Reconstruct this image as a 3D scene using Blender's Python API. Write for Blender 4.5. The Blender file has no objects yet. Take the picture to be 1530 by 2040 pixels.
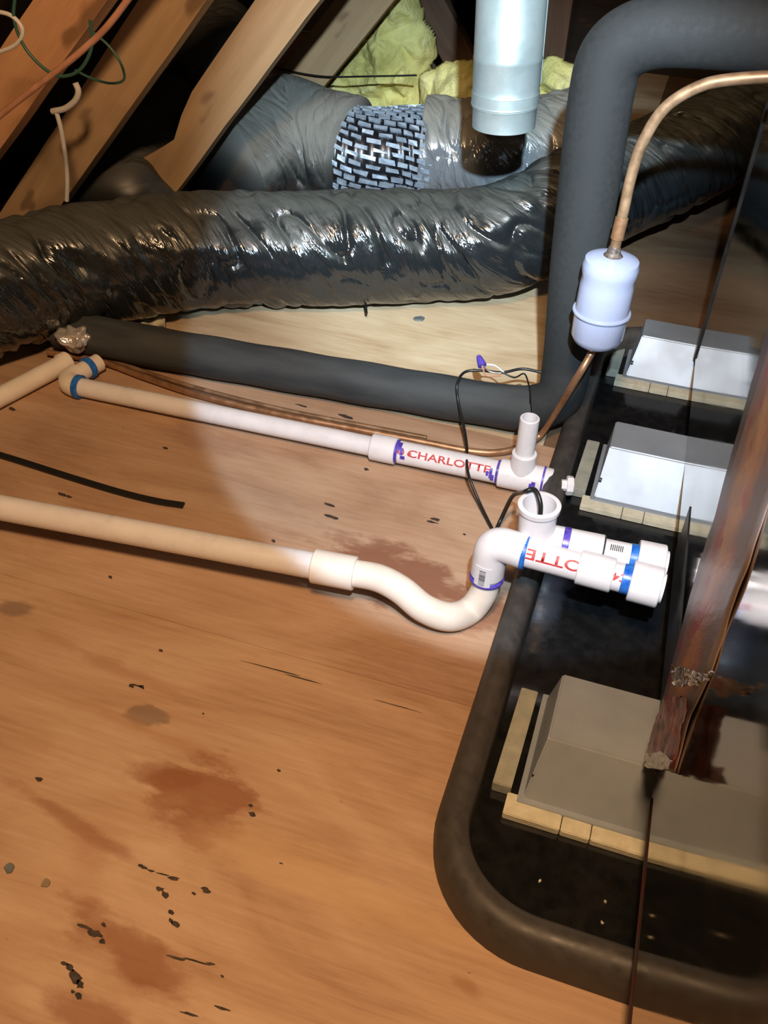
import bpy, bmesh, math, random
from mathutils import Vector, Matrix, noise
random.seed(7)
S = bpy.context.scene
COL = S.collection
PI = math.pi

# ------------------------------------------------------------------ camera
W, Hh, F = 1530.0, 2040.0, 1850.0
# rows: image right, image down, view direction, expressed in world axes
RC = Matrix(((0.9487008, 0.3144209, 0.0332595),
             (0.2281290, -0.6078815, -0.7605506),
             (-0.2189152, 0.7291225, -0.6484262)))
CAM = Vector((0, 0, 0.85))
cd = bpy.data.cameras.new('camera'); cam = bpy.data.objects.new('camera', cd); COL.objects.link(cam)
cd.sensor_fit = 'VERTICAL'; cd.sensor_height = 24.0; cd.lens = F / Hh * 24.0
cd.clip_start = 0.01; cd.clip_end = 60
rot = Matrix((RC[0], -RC[1], -RC[2])).transposed()
cam.matrix_world = Matrix.Translation(CAM) @ rot.to_4x4()
S.camera = cam

def ray(px, py):
    return RC.transposed() @ Vector((px - W / 2, py - Hh / 2, F))
def at(px, py, **k):
    """the point of a level or upright plane (x=, y= or z=) seen at a photo pixel"""
    d = ray(px, py); n, v = list(k.items())[0]; a = 'xyz'.index(n)
    return CAM + d * ((v - CAM[a]) / d[a])

# ------------------------------------------------------------------ world, lights, exposure
w = bpy.data.worlds.new('world'); S.world = w; w.use_nodes = True
w.node_tree.nodes['Background'].inputs[0].default_value = (1.0, 0.62, 0.36, 1)
w.node_tree.nodes['Background'].inputs[1].default_value = 0.012
S.view_settings.view_transform = 'Standard'; S.view_settings.look = 'None'
S.view_settings.gamma = 1; S.view_settings.use_curve_mapping = False
S.view_settings.exposure = 0.0

def lamp(name, kind, loc, energy, color, target=None, **k):
    l = bpy.data.lights.new(name, kind); o = bpy.data.objects.new(name, l); COL.objects.link(o)
    l.energy = energy; l.color = color; o.location = loc
    for a, b in k.items(): setattr(l, a, b)
    if target is not None:
        o.rotation_euler = (Vector(target) - Vector(loc)).to_track_quat('-Z', 'Y').to_euler()
    return o
# hand torch held just above the phone: cold round beam on the back of the attic
tl = CAM + rot @ Vector((0.06, 0.19, 0.12))
lamp('torch_spill_light', 'SPOT', tl, 78, (0.56, 0.78, 1.0), at(1045, 715, z=0.02),
     spot_size=math.radians(39.2), spot_blend=0.10, shadow_soft_size=0.012)
lamp('torch_hot_light', 'SPOT', tl, 200, (0.70, 0.88, 1.0), at(900, 400, z=0.02),
     spot_size=math.radians(31), spot_blend=0.7, shadow_soft_size=0.012)
# warm work lamp overhead behind the photographer
lamp('work_lamp_light', 'AREA', (-0.08, -0.02, 1.55), 33, (1.0, 0.62, 0.33), (-0.25, 0.9, 0.0), shape='DISK', size=0.22)

# ------------------------------------------------------------------ materials
def mat(name, color=(.5, .5, .5), rough=.5, metal=0.0, spec=.5, coat=0.0):
    m = bpy.data.materials.new(name); m.use_nodes = True
    b = m.node_tree.nodes['Principled BSDF']
    b.inputs['Base Color'].default_value = (*color, 1); b.inputs['Roughness'].default_value = rough
    b.inputs['Metallic'].default_value = metal; b.inputs['Specular IOR Level'].default_value = spec
    b.inputs['Coat Weight'].default_value = coat
    return m
class N:
    def __init__(s, m): s.t = m.node_tree; s.b = s.t.nodes['Principled BSDF']
    def n(s, kind, **k):
        x = s.t.nodes.new(kind)
        for a, b in k.items():
            if a[0] == 'i' and a[1:].isdigit(): x.inputs[int(a[1:])].default_value = b
            elif hasattr(x, a): setattr(x, a, b)
            else: x.inputs[a.replace('_', ' ')].default_value = b
        return x
    def l(s, a, b): s.t.links.new(a, b)
    def coord(s, out='Object', scale=(1, 1, 1), rot=(0, 0, 0), loc=(0, 0, 0)):
        c = s.n('ShaderNodeTexCoord'); mp = s.n('ShaderNodeMapping')
        mp.inputs['Scale'].default_value = scale; mp.inputs['Rotation'].default_value = rot; mp.inputs['Location'].default_value = loc
        s.l(c.outputs[out], mp.inputs['Vector']); return mp.outputs[0]
    def noise(s, vec, scale, detail=4, rough=.5, dist=0):
        x = s.n('ShaderNodeTexNoise'); x.inputs['Scale'].default_value = scale; x.inputs['Detail'].default_value = detail
        x.inputs['Roughness'].default_value = rough; x.inputs['Distortion'].default_value = dist
        s.l(vec, x.inputs['Vector']); return x.outputs['Fac']
    def ramp(s, fac, stops):
        r = s.n('ShaderNodeValToRGB'); e = r.color_ramp.elements
        while len(e) < len(stops): e.new(.5)
        for q, (p, c) in zip(e, stops): q.position = p; q.color = (*c, 1) if len(c) == 3 else c
        s.l(fac, r.inputs[0]); return r.outputs[0]
    def rng(s, v, a, b, c=0, d=1):
        r = s.n('ShaderNodeMapRange'); r.interpolation_type = 'SMOOTHSTEP'
        for i, q in enumerate((a, b, c, d)): r.inputs[i + 1].default_value = q
        s.l(v, r.inputs[0]); return r.outputs[0]
    def math(s, op, a, b=None):
        x = s.n('ShaderNodeMath', operation=op)
        for i, q in enumerate((a, b)):
            if q is None: continue
            if isinstance(q, (int, float)): x.inputs[i].default_value = q
            else: s.l(q, x.inputs[i])
        return x.outputs[0]
    def mix(s, fac, a, b):
        x = s.n('ShaderNodeMix', data_type='RGBA')
        for i, q in ((0, fac), (6, a), (7, b)):
            if isinstance(q, (int, float)): x.inputs[i].default_value = q
            elif isinstance(q, tuple): x.inputs[i].default_value = (*q, 1)
            else: s.l(q, x.inputs[i])
        return x.outputs[2]
    def bump(s, h, strength=.3, dist=.002, prev=None):
        x = s.n('ShaderNodeBump'); x.inputs['Strength'].default_value = strength; x.inputs['Distance'].default_value = dist
        s.l(h, x.inputs['Height'])
        if prev: s.l(prev, x.inputs['Normal'])
        s.l(x.outputs[0], s.b.inputs['Normal']); return x.outputs[0]

def plain_noisy(name, c1, c2, scale=30, rough=.5, metal=0, bump=.1, bdist=.001, spec=.5, coat=0, stretch=(1, 1, 1), rv=.08):
    m = mat(name, c1, rough, metal, spec, coat); n = N(m)
    v = n.coord('Object', stretch); f = n.noise(v, scale, 6, .6)
    n.l(n.ramp(f, [(.35, c1), (.65, c2)]), n.b.inputs['Base Color'])
    n.l(n.rng(f, .3, .7, rough - rv, rough + rv), n.b.inputs['Roughness'])
    n.bump(f, bump, bdist); return m

M = {}
M['pvc'] = plain_noisy('white_pvc', (.72, .70, .71), (.80, .78, .79), 25, .32, 0, .04, .0006)
M['pvc_warm'] = plain_noisy('warm_tinted_pvc', (.76, .68, .58), (.84, .77, .68), 22, .36, 0, .04, .0006)  # white pvc, warm light outside the torch beam painted into the colour
M['primer_blue'] = plain_noisy('blue_primer', (.01, .09, .45), (.03, .2, .62), 120, .35)
M['primer_purple'] = plain_noisy('purple_primer', (.06, .03, .30), (.12, .08, .5), 120, .35)
M['red_ink'] = mat('red_ink', (.50, .04, .035), .5)
M['black_ink'] = mat('black_ink', (.03, .03, .035), .5)
M['foam'] = plain_noisy('black_foam_insulation', (.019, .021, .022), (.023, .025, .025), 120, .8, 0, .15, .0012, .35)
M['foam_dusty'] = plain_noisy('dusty_foam_insulation', (.030, .034, .036), (.055, .060, .060), 20, .7, 0, .2, .001, .4, stretch=(.4, 2, 2))
M['pan'] = plain_noisy('black_pan_plastic', (.006, .0065, .007), (.012, .012, .012), 60, .12, 0, .10, .0008, .55, rv=.06)
M['rim'] = plain_noisy('pan_rim_rubber', (.040, .036, .032), (.060, .054, .048), 70, .52, 0, .12, .0008, .4)
M['copper'] = plain_noisy('copper', (.42, .22, .11), (.55, .32, .18), 60, .42, .7, .05, .0005)
M['copper_dull'] = plain_noisy('tarnished_copper', (.22, .13, .07), (.38, .24, .14), 45, .5, .5, .05, .0005)
M['braze'] = plain_noisy('brazed_joint', (.05, .035, .03), (.22, .17, .14), 160, .55, .5, .4, .002)
M['drier'] = plain_noisy('drier_paint', (.33, .37, .53), (.38, .42, .57), 10, .22, 0, .02, .0005, .6, .3)
M['wire_black'] = mat('black_wire', (.012, .012, .012), .4)
M['wire_white'] = mat('white_cable', (.62, .60, .56), .5)
M['wire_green'] = mat('green_wire', (.03, .10, .075), .45)
M['wire_pink'] = plain_noisy('pinkish_cable', (.42, .20, .12), (.56, .30, .2), 30, .5)
M['wire_nut'] = mat('purple_wire_nut', (.08, .05, .34), .4)
M['tin'] = mat('bare_wire', (.6, .5, .4), .35, .8)
M['dark_hole'] = mat('dark_inside', (.02, .02, .02), .9)
M['grime'] = plain_noisy('grime', (.07, .045, .03), (.02, .015, .012), 90, .8)
M['barcode_paper'] = mat('label_paper', (.72, .72, .74), .5)

# galvanised
def galv(name, c1, c2, rough, spangle=90):
    m = mat(name, c1, rough, 1.0); n = N(m); v = n.coord('Object')
    vo = n.n('ShaderNodeTexVoronoi'); vo.inputs['Scale'].default_value = spangle; n.l(v, vo.inputs['Vector'])
    sep = n.n('ShaderNodeSeparateColor'); n.l(vo.outputs['Color'], sep.inputs[0])
    f = n.noise(v, 14, 5, .6); g = n.math('ADD', n.math('MULTIPLY', sep.outputs[0], .14), n.math('MULTIPLY', f, .86))
    n.l(n.ramp(g, [(.25, c1), (.7, c2)]), n.b.inputs['Base Color'])
    n.l(n.rng(f, .2, .8, rough - .05, rough + .07), n.b.inputs['Roughness'])
    n.bump(n.noise(v, 22, 3), .12, .002); return m
M['galv'] = galv('galvanised_duct_steel', (.46, .58, .60), (.60, .72, .73), .36); M['galv'].node_tree.nodes['Principled BSDF'].inputs['Metallic'].default_value = .62
M['stand'] = galv('galvanised_stand_steel', (.33, .37, .41), (.38, .42, .46), .52, 60); M['stand'].node_tree.nodes['Principled BSDF'].inputs['Metallic'].default_value = .48
M['strip'] = plain_noisy('cream_foam_strip', (.50, .47, .34), (.62, .58, .44), 70, .6, 0, .5, .002)
M['strip_end'] = plain_noisy('grey_foam_strip', (.26, .27, .22), (.34, .34, .28), 60, .6, 0, .4, .002)

# cabinet: dark smooth sheet metal that mirrors what stands beside it
m = mat('cabinet_metal', (.40, .39, .36), .07, 1.0); n = N(m); v = n.coord('Object', (.6, .6, 6))
f = n.noise(v, 3, 3); n.l(n.rng(f, .3, .7, .055, .11), n.b.inputs['Roughness'])
n.l(n.ramp(n.noise(n.coord('Object', (1, 1, 1)), 7, 5), [(.3, (.36, .35, .32)), (.7, (.46, .45, .42))]), n.b.inputs['Base Color'])
n.bump(n.noise(n.coord('Object', (1, 1, .4)), 5, 2), .05, .002)
M['cabinet'] = m
M['edge_rust'] = plain_noisy('bottom_edge_paint', (.05, .012, .008), (.02, .01, .008), 40, .4)
M['port'] = plain_noisy('black_port_plastic', (.015, .015, .016), (.03, .03, .028), 30, .38, 0, .15, .002)

# film strip: orange brown, red dye blotches
m = mat('orange_film', (.35, .17, .08), .42, 0, .4); n = N(m); v = n.coord('UV', (1, 1, 1))
sp_ = n.n('ShaderNodeSeparateXYZ'); n.l(v, sp_.inputs[0])
wv = n.math('ADD', sp_.outputs[0], n.math('MULTIPLY', n.math('SUBTRACT', n.noise(n.coord('UV', (2, 5, 1)), 2.5, 4), .5), .5))
base = n.ramp(wv, [(.02, (.22, .15, .12)), (.25, (.28, .15, .09)), (.42, (.52, .25, .10)), (.56, (.40, .19, .09)), (.72, (.20, .13, .10)), (1.0, (.12, .10, .09))])
red = n.rng(n.noise(n.coord('UV', (2.2, 5, 1), loc=(3, 1, 2)), 2.4, 3), .54, .66)
red = n.math('MULTIPLY', red, n.rng(sp_.outputs[0], .45, .8, .75, 0))
n.l(n.mix(red, base, (.40, .03, .03)), n.b.inputs['Base Color'])
n.bump(n.noise(n.coord('UV', (6, 18, 1)), 1.6, 3), .25, .003)
M['film'] = m
m = mat('clear_film', (.75, .72, .70), .12, .6, .8); n = N(m); n.bump(n.noise(n.coord('Object'), 60, 4), .8, .006)
M['film_crumple'] = m
M['film_red'] = plain_noisy('red_stained_film', (.35, .06, .04), (.05, .02, .015), 60, .3, 0, .6, .004)

# flexible duct jackets (UV: metres along, metres around)
def jacket(name, dust_lo, dust_hi, dust=(.056, .060, .050), base=(.014, .017, .019), rough=.13, bs=.9):
    m = mat(name, base, rough, 0, .85); n = N(m)
    def sheared(sc, ang):
        v = n.coord('UV', (1, 1, 1), (0, 0, ang)); mp = n.n('ShaderNodeMapping'); mp.inputs['Scale'].default_value = sc
        n.l(v, mp.inputs['Vector']); return mp.outputs[0]
    h = n.noise(sheared((30, 6, 1), .5), 1.5, 4, .5, .5)
    h2 = n.noise(sheared((95, 15, 1), .55), 1.0, 3, .5, .3)
    geo = n.n('ShaderNodeNewGeometry'); sx = n.n('ShaderNodeSeparateXYZ'); n.l(geo.outputs['Normal'], sx.inputs[0])
    patch = n.noise(n.coord('UV', (6, 10, 1), (0, 0, .5)), 2.2, 6, .62)
    s = n.math('ADD', sx.outputs[2], n.math('MULTIPLY', n.math('SUBTRACT', patch, .5), 1.1))
    mask = n.rng(s, dust_lo, dust_hi)
    n.l(n.mix(mask, base, dust), n.b.inputs['Base Color'])
    n.l(n.rng(mask, 0, 1, rough, .85), n.b.inputs['Roughness'])
    p = n.bump(h, bs, .012); n.bump(h2, .35, .004, p); return m
M['jacket'] = jacket('black_duct_jacket', .25, 1.15)
M['jacket_grey'] = jacket('dusty_duct_jacket', -.35, .75, (.17, .17, .15))
M['jacket_dark'] = jacket('dark_duct_jacket', -.1, 1.1, (.07, .07, .065))
M['collar'] = jacket('clear_collar_wrap', .1, 1.0, (.34, .33, .28), (.30, .33, .36), .10, 1.0); M['collar'].node_tree.nodes['Principled BSDF'].inputs['Metallic'].default_value = .45
M['foil'] = plain_noisy('blue_grey_foil', (.26, .33, .42), (.38, .46, .55), 60, .42, .35, .4, .002)
M['net'] = mat('black_scrim', (.008, .008, .01), .3)

# insulation
m = mat('yellow_fibreglass', (.6, .55, .2), .95, 0, .1); n = N(m); v = n.coord('Object')
f = n.noise(v, 9, 8, .65); n.l(n.ramp(f, [(.3, (.55, .50, .16)), (.5, (.78, .72, .27)), (.72, (.86, .81, .40))]), n.b.inputs['Base Color'])
p = n.bump(f, .8, .02); n.bump(n.noise(v, 90, 5, .7), .6, .006, p)
M['insul'] = m

# timber of the rafters
def timber(name, c1, c2, ang=0):
    m = mat(name, c1, .75, 0, .25); n = N(m); v = n.coord('Object', (1.2, 14, 14), (0, 0, 0))
    f = n.noise(v, 2.2, 6, .6, .5); g = n.noise(n.coord('Object', (3, 40, 40)), 2, 3)
    k = n.rng(n.noise(n.coord('Object', (5, 12, 12)), 1.6, 2), .66, .74)
    c = n.mix(n.math('MULTIPLY', k, .6), n.ramp(n.math('ADD', n.math('MULTIPLY', f, .7), n.math('MULTIPLY', g, .3)), [(.32, c1), (.68, c2)]), (.09, .05, .03))
    n.l(c, n.b.inputs['Base Color']); n.bump(f, .25, .002); return m
M['timber'] = timber('rafter_timber', (.38, .25, .135), (.54, .37, .21))
M['timber_warm_lit'] = timber('warm_lit_rafter_timber', (.48, .25, .125), (.68, .38, .20))  # same timber with the warm lamp light painted into its colour
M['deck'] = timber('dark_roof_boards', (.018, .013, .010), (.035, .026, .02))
M['timber_dark'] = timber('dark_timber', (.10, .055, .035), (.16, .095, .06))

# plywood floor with water stains and one painted pipe shadow
def plywood(name, marks, tone=(1, 1, 1)):
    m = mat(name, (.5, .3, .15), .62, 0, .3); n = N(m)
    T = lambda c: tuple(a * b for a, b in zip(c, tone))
    v = n.coord('Object', (1, 3.2, 1), (0, 0, -.06)); big = n.noise(v, 2.6, 5, .55, 1.6)
    fine = n.noise(n.coord('Object', (1.6, 26, 1), (0, 0, -.06)), 6, 6, .7, .3)
    f = n.math('ADD', n.math('MULTIPLY', big, .66), n.math('MULTIPLY', fine, .34))
    col = n.ramp(f, [(.30, T((.30, .165, .092))), (.46, T((.44, .275, .165))), (.60, T((.52, .35, .225))), (.72, T((.56, .395, .27)))])
    warp = n.noise(n.coord('Object', (1, 2.2, 1)), 16, 6, .65)
    tc = n.n('ShaderNodeTexCoord')
    for (px, py, rx, ry, ang, color, amt, soft) in marks:
        c = at(px, py, z=0); ex = at(px + rx, py, z=0); ey = at(px, py + ry, z=0)
        ax = (ex - c).length; ay = (ey - c).length
        mp = n.n('ShaderNodeMapping', vector_type='TEXTURE'); mp.inputs['Location'].default_value = c
        mp.inputs['Rotation'].default_value = (0, 0, ang); mp.inputs['Scale'].default_value = (ax, ay, 1)
        n.l(tc.outputs['Object'], mp.inputs['Vector'])
        ln = n.n('ShaderNodeVectorMath', operation='LENGTH'); n.l(mp.outputs[0], ln.inputs[0])
        d = n.math('ADD', ln.outputs['Value'], n.math('MULTIPLY', n.math('SUBTRACT', warp, .5), 2.2))
        k = n.rng(d, 1 - soft, 1 + soft * .3, amt, 0)
        col = n.mix(k, col, color)
    sp = n.rng(n.noise(n.coord('Object', (1, 1.8, 1)), 46, 3, .6), .72, .77)
    col = n.mix(n.math('MULTIPLY', sp, .55), col, (.09, .045, .025))
    n.l(col, n.b.inputs['Base Color'])
    n.bump(fine, .18, .0015); return m
RB = (.24, .085, .035); DK = (.13, .065, .04); GY = (.15, .10, .075)
st_near = [(400, 1590, 115, 85, 0, RB, .75, .35), (330, 1545, 85, 30, .2, RB, .55, .5), (250, 1890, 170, 50, -.25, RB, .7, .6),
           (150, 1640, 210, 16, -.22, RB, .55, .7), (880, 1308, 75, 28, 0, (.22, .10, .06), .8, .3), (290, 1425, 42, 24, 0, GY, .6, .3),
           (330, 1470, 290, 14, -.1, (.36, .18, .09), .4, .8), (230, 1330, 190, 14, -.15, (.36, .18, .09), .55, .8),
           (30, 1212, 40, 20, 0, GY, .6, .5), (200, 2030, 120, 40, 0, RB, .6, .6), (930, 1965, 38, 18, -.3, (.30, .14, .06), .6, .6),
           (610, 1740, 380, 60, -.1, (.56, .37, .20), .5, .9), (180, 1710, 60, 120, .4, (.34, .15, .07), .3, .9)]
stain_shade_mid = [(800, 1150, 190, 62, -.2, (.22, .085, .045), .85, .4), (950, 1210, 80, 60, 0, (.25, .11, .06), .7, .5),
          (520, 1000, 240, 50, -.1, (.40, .30, .22), .35, .9), (420, 880, 120, 24, -.1, (.25, .13, .08), .4, .7), (1000, 965, 70, 16, 0, (.36, .17, .06), .6, .5)]  # last entry: shadow of the upper pipe and tee, painted in as orange
M['ply_near'] = plywood('plywood_near', st_near)
M['ply_mid'] = plywood('plywood_middle', stain_shade_mid, (.98, .98, 1.0))
M['ply_dark'] = plywood('plywood_darker', [], (.38, .36, .33))  # board colours multiplied down for the far sheet right of the riser
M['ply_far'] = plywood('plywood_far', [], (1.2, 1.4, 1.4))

# ------------------------------------------------------------------ object helpers
def link(name, me, m=None, parent=None, smooth=True):
    o = bpy.data.objects.new(name, me); COL.objects.link(o)
    if m is not None: me.materials.append(M[m] if isinstance(m, str) else m)
    if smooth:
        for p in me.polygons: p.use_smooth = True
    if parent is not None:
        o.parent = parent; o.matrix_parent_inverse = parent.matrix_world.inverted()
    return o
def from_bm(name, bm, m, parent=None, smooth=True, auto=None):
    me = bpy.data.meshes.new(name)
    bmesh.ops.recalc_face_normals(bm, faces=bm.faces)
    if auto is not None:
        for e in bm.edges:
            if len(e.link_faces) == 2 and e.calc_face_angle(0) > math.radians(auto): e.smooth = False
    bm.to_mesh(me); bm.free(); return link(name, me, m, parent, smooth)
def tag(o, label, cat, group=None, kind=None):
    o['label'] = label; o['category'] = cat
    if group: o['group'] = group
    if kind: o['kind'] = kind
    return o
def thing(name, label, cat, loc=(0, 0, 0), group=None):
    o = bpy.data.objects.new(name, None); COL.objects.link(o); o.location = loc
    o.matrix_world = Matrix.Translation(loc); o.empty_display_size = .02
    return tag(o, label, cat, group)
def struct(o): o['kind'] = 'structure'; return o

def catmull(pts, n=8):
    pts = [Vector(p) for p in pts]; out = []
    P = [pts[0] * 2 - pts[1]] + pts + [pts[-1] * 2 - pts[-2]]
    for i in range(1, len(P) - 2):
        for k in range(n):
            t = k / n; a, b, c, d = P[i - 1:i + 3]
            out.append(.5 * ((2 * b) + (c - a) * t + (2 * a - 5 * b + 4 * c - d) * t * t + (3 * b - a - 3 * c + d) * t ** 3))
    out.append(pts[-1]); return out
def bend(pts, r, n=8):
    """polyline with its corners rounded to radius r"""
    pts = [Vector(p) for p in pts]; out = [pts[0]]
    for i in range(1, len(pts) - 1):
        a, b, c = pts[i - 1:i + 2]; u = (a - b).normalized(); v = (c - b).normalized()
        ang = u.angle(v); d = min(r / math.tan(ang / 2), (a - b).length * .49, (c - b).length * .49)
        p, q = b + u * d, b + v * d
        for k in range(n + 1):
            t = k / n; out.append((1 - t) ** 2 * p + 2 * t * (1 - t) * b + t * t * q)
    out.append(pts[-1]); return out
def frames(path):
    T = []
    for i in range(len(path)):
        a = path[max(i - 1, 0)]; b = path[min(i + 1, len(path) - 1)]; T.append((b - a).normalized())
    up = Vector((0, 0, 1)) if abs(T[0].z) < .9 else Vector((0, 1, 0))
    nrm = (up - T[0] * up.dot(T[0])).normalized(); out = []
    for t in T:
        nrm = (nrm - t * nrm.dot(t)).normalized(); out.append((t, nrm, t.cross(nrm)))
    return out
def tube_bm(path, rad, seg=20, cap=True, disp=None, bm=None, flat=1.0):
    """rad: number or function of 0..1 ; disp(s, theta) radial offset"""
    bm = bm or bmesh.new(); path = [Vector(p) for p in path]; fr = frames(path)
    uvl = bm.loops.layers.uv.verify(); L = [0]
    for a, b in zip(path, path[1:]): L.append(L[-1] + (b - a).length)
    rings = []
    for i, (p, (t, nv, bv)) in enumerate(zip(path, fr)):
        r = rad(L[i] / L[-1]) if callable(rad) else rad
        ring = []
        for k in range(seg):
            th = 2 * PI * k / seg
            rr = r + (disp(L[i], th, r) if disp else 0)
            ring.append(bm.verts.new(p + nv * math.cos(th) * rr * flat + bv * math.sin(th) * rr))
        rings.append((ring, r))
    for i in range(len(rings) - 1):
        (A, ra), (B, rb) = rings[i], rings[i + 1]
        for k in range(seg):
            j = (k + 1) % seg; f = bm.faces.new((A[k], A[j], B[j], B[k]))
            us = (L[i], L[i], L[i + 1], L[i + 1]); vs = (k, k + 1, k + 1, k)
            for lp, u, v in zip(f.loops, us, vs): lp[uvl].uv = (u, v * 2 * PI * ra / seg)
    if cap: bm.faces.new(rings[0][0][::-1]); bm.faces.new(rings[-1][0])
    return bm
def tube(name, path, rad, m, parent=None, seg=20, **k):
    return from_bm(name, tube_bm(path, rad, seg, **k), m, parent, True, 50)
def sleeve(name, a, b, r0, r1, m, parent, seg=32, lip=.0012):
    """a hollow collar between two points: outer r1, inner r0, eased edges"""
    a, b = Vector(a), Vector(b); t = (b - a).normalized(); u = t.orthogonal().normalized(); v = t.cross(u); L = (b - a).length
    prof = [(0, r0), (0, r1 - lip), (lip, r1), (L - lip, r1), (L, r1 - lip), (L, r0)]
    bm = bmesh.new(); R = [[bm.verts.new(a + t * z + (u * math.cos(2 * PI * k / seg) + v * math.sin(2 * PI * k / seg)) * r) for k in range(seg)] for z, r in prof]
    R.append(R[0])
    for A, B in zip(R, R[1:]):
        for k in range(seg): j = (k + 1) % seg; bm.faces.new((A[k], A[j], B[j], B[k]))
    return from_bm(name, bm, m, parent, True, 35)
def lathe(name, a, b, prof, m, parent=None, seg=40):
    """prof: list of (0..1 along a>b, radius)"""
    a, b = Vector(a), Vector(b); t = (b - a).normalized(); u = t.orthogonal().normalized(); v = t.cross(u)
    bm = bmesh.new(); R = []
    for z, r in prof:
        c = a + (b - a) * z
        R.append([bm.verts.new(c + (u * math.cos(2 * PI * k / seg) + v * math.sin(2 * PI * k / seg)) * max(r, 1e-5)) for k in range(seg)])
    for A, B in zip(R, R[1:]):
        for k in range(seg): j = (k + 1) % seg; bm.faces.new((A[k], A[j], B[j], B[k]))
    return from_bm(name, bm, m, parent, True, 40)
def prism_bm(poly, z0, z1, bm=None, bev=0.0):
    bm = bm or bmesh.new(); A = [bm.verts.new((p[0], p[1], z0)) for p in poly]; B = [bm.verts.new((p[0], p[1], z1)) for p in poly]
    bm.faces.new(A[::-1]); bm.faces.new(B)
    for i in range(len(A)): j = (i + 1) % len(A); bm.faces.new((A[i], A[j], B[j], B[i]))
    if bev: bmesh.ops.bevel(bm, geom=list(bm.edges), offset=bev, segments=2, affect='EDGES', clamp_overlap=True)
    return bm
def hexa_bm(bot, top, bev=0.0, bm=None):
    bm = bm or bmesh.new(); A = [bm.verts.new(p) for p in bot]; B = [bm.verts.new(p) for p in top]; n = len(A)
    bm.faces.new(A[::-1]); bm.faces.new(B)
    for i in range(n): j = (i + 1) % n; bm.faces.new((A[i], A[j], B[j], B[i]))
    if bev: bmesh.ops.bevel(bm, geom=list(bm.edges), offset=bev, segments=2, affect='EDGES', clamp_overlap=True)
    return bm
def slab_between(name, quad, thick, nrm, m, parent=None, bev=.0005, smooth=False):
    q = [Vector(p) for p in quad]; nv = Vector(nrm).normalized() * thick
    return from_bm(name, hexa_bm(q, [p + nv for p in q], bev), m, parent, smooth)

# ------------------------------------------------------------------ setting: floor, roof, walls
Y0, Y1, Y2, Y3 = -.6, .667, 1.195, 3.4
fl = struct(from_bm('floor', prism_bm([(-3, Y0), (2.2, Y0), (2.2, Y3), (-3, Y3)], -.06, -.0125), 'timber_dark', None, False))
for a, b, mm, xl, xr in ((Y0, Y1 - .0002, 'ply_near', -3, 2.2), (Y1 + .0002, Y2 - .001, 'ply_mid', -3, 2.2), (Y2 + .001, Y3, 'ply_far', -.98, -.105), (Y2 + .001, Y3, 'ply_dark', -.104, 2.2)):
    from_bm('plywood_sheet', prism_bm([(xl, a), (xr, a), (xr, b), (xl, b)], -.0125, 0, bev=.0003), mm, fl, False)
# splinter gouges and dark flecks in the boards
bm = bmesh.new()
g = [(262, 1367, 7, 4), (283, 1369, 6, 4), (272, 1366, 14, 2), (78, 1553, 9, 5), (503, 1622, 8, 5), (500, 1605, 5, 3), (284, 1727, 9, 4), (300, 1735, 8, 3), (346, 1750, 12, 4),
     (325, 1742, 16, 2), (410, 1774, 9, 6), (386, 1780, 6, 4), (318, 1771, 10, 5), (328, 1783, 7, 9), (342, 1818, 6, 6), (350, 1842, 8, 6), (340, 1835, 5, 5), (165, 1846, 16, 4),
     (190, 1860, 15, 8), (203, 1875, 6, 6), (206, 1842, 6, 4), (148, 1945, 14, 14), (140, 1928, 8, 8), (160, 1962, 9, 10), (156, 1985, 7, 8), (128, 1920, 8, 4), (145, 1975, 5, 4),
     (390, 1915, 30, 2), (350, 1908, 22, 3), (420, 1920, 10, 2), (445, 2010, 22, 3), (375, 2020, 18, 3), (443, 1945, 4, 3), (125, 986, 12, 4), (138, 990, 6, 3), (545, 1078, 4, 3),
     (540, 1332, 60, 1.4), (600, 1352, 40, 1.2), (790, 1406, 50, 1), (925, 1065, 4, 2), (320, 1296, 4, 3), (660, 1030, 14, 3), (655, 1006, 12, 3), (730, 935, 5, 3), (868, 1035, 10, 3),
     (560, 1720, 4, 2), (555, 1535, 4, 3), (860, 1040, 12, 2), (220, 1150, 4, 3), (405, 1422, 3, 2), (24, 815, 8, 3), (330, 893, 6, 3), (690, 830, 14, 3), (600, 808, 12, 2)]
for (px, py, rx, ry) in g:
    ns = 11; vs = []
    for k in range(ns):
        th = 2 * PI * k / ns; q = random.uniform(.6, 1.25)
        p = at(px + math.cos(th) * rx * q, py + math.sin(th) * ry * q + math.cos(th) * rx * q * .27, z=0); vs.append(p)
    A = [bm.verts.new((p.x, p.y, -.0002)) for p in vs]; B = [bm.verts.new((p.x, p.y, .0004)) for p in vs]
    bm.faces.new(B)
    for k in range(ns): bm.faces.new((A[k], A[(k + 1) % ns], B[(k + 1) % ns], B[k]))
o = from_bm('splinter_fleck', bm, 'grime', fl, False); o['kind'] = 'stuff'

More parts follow.
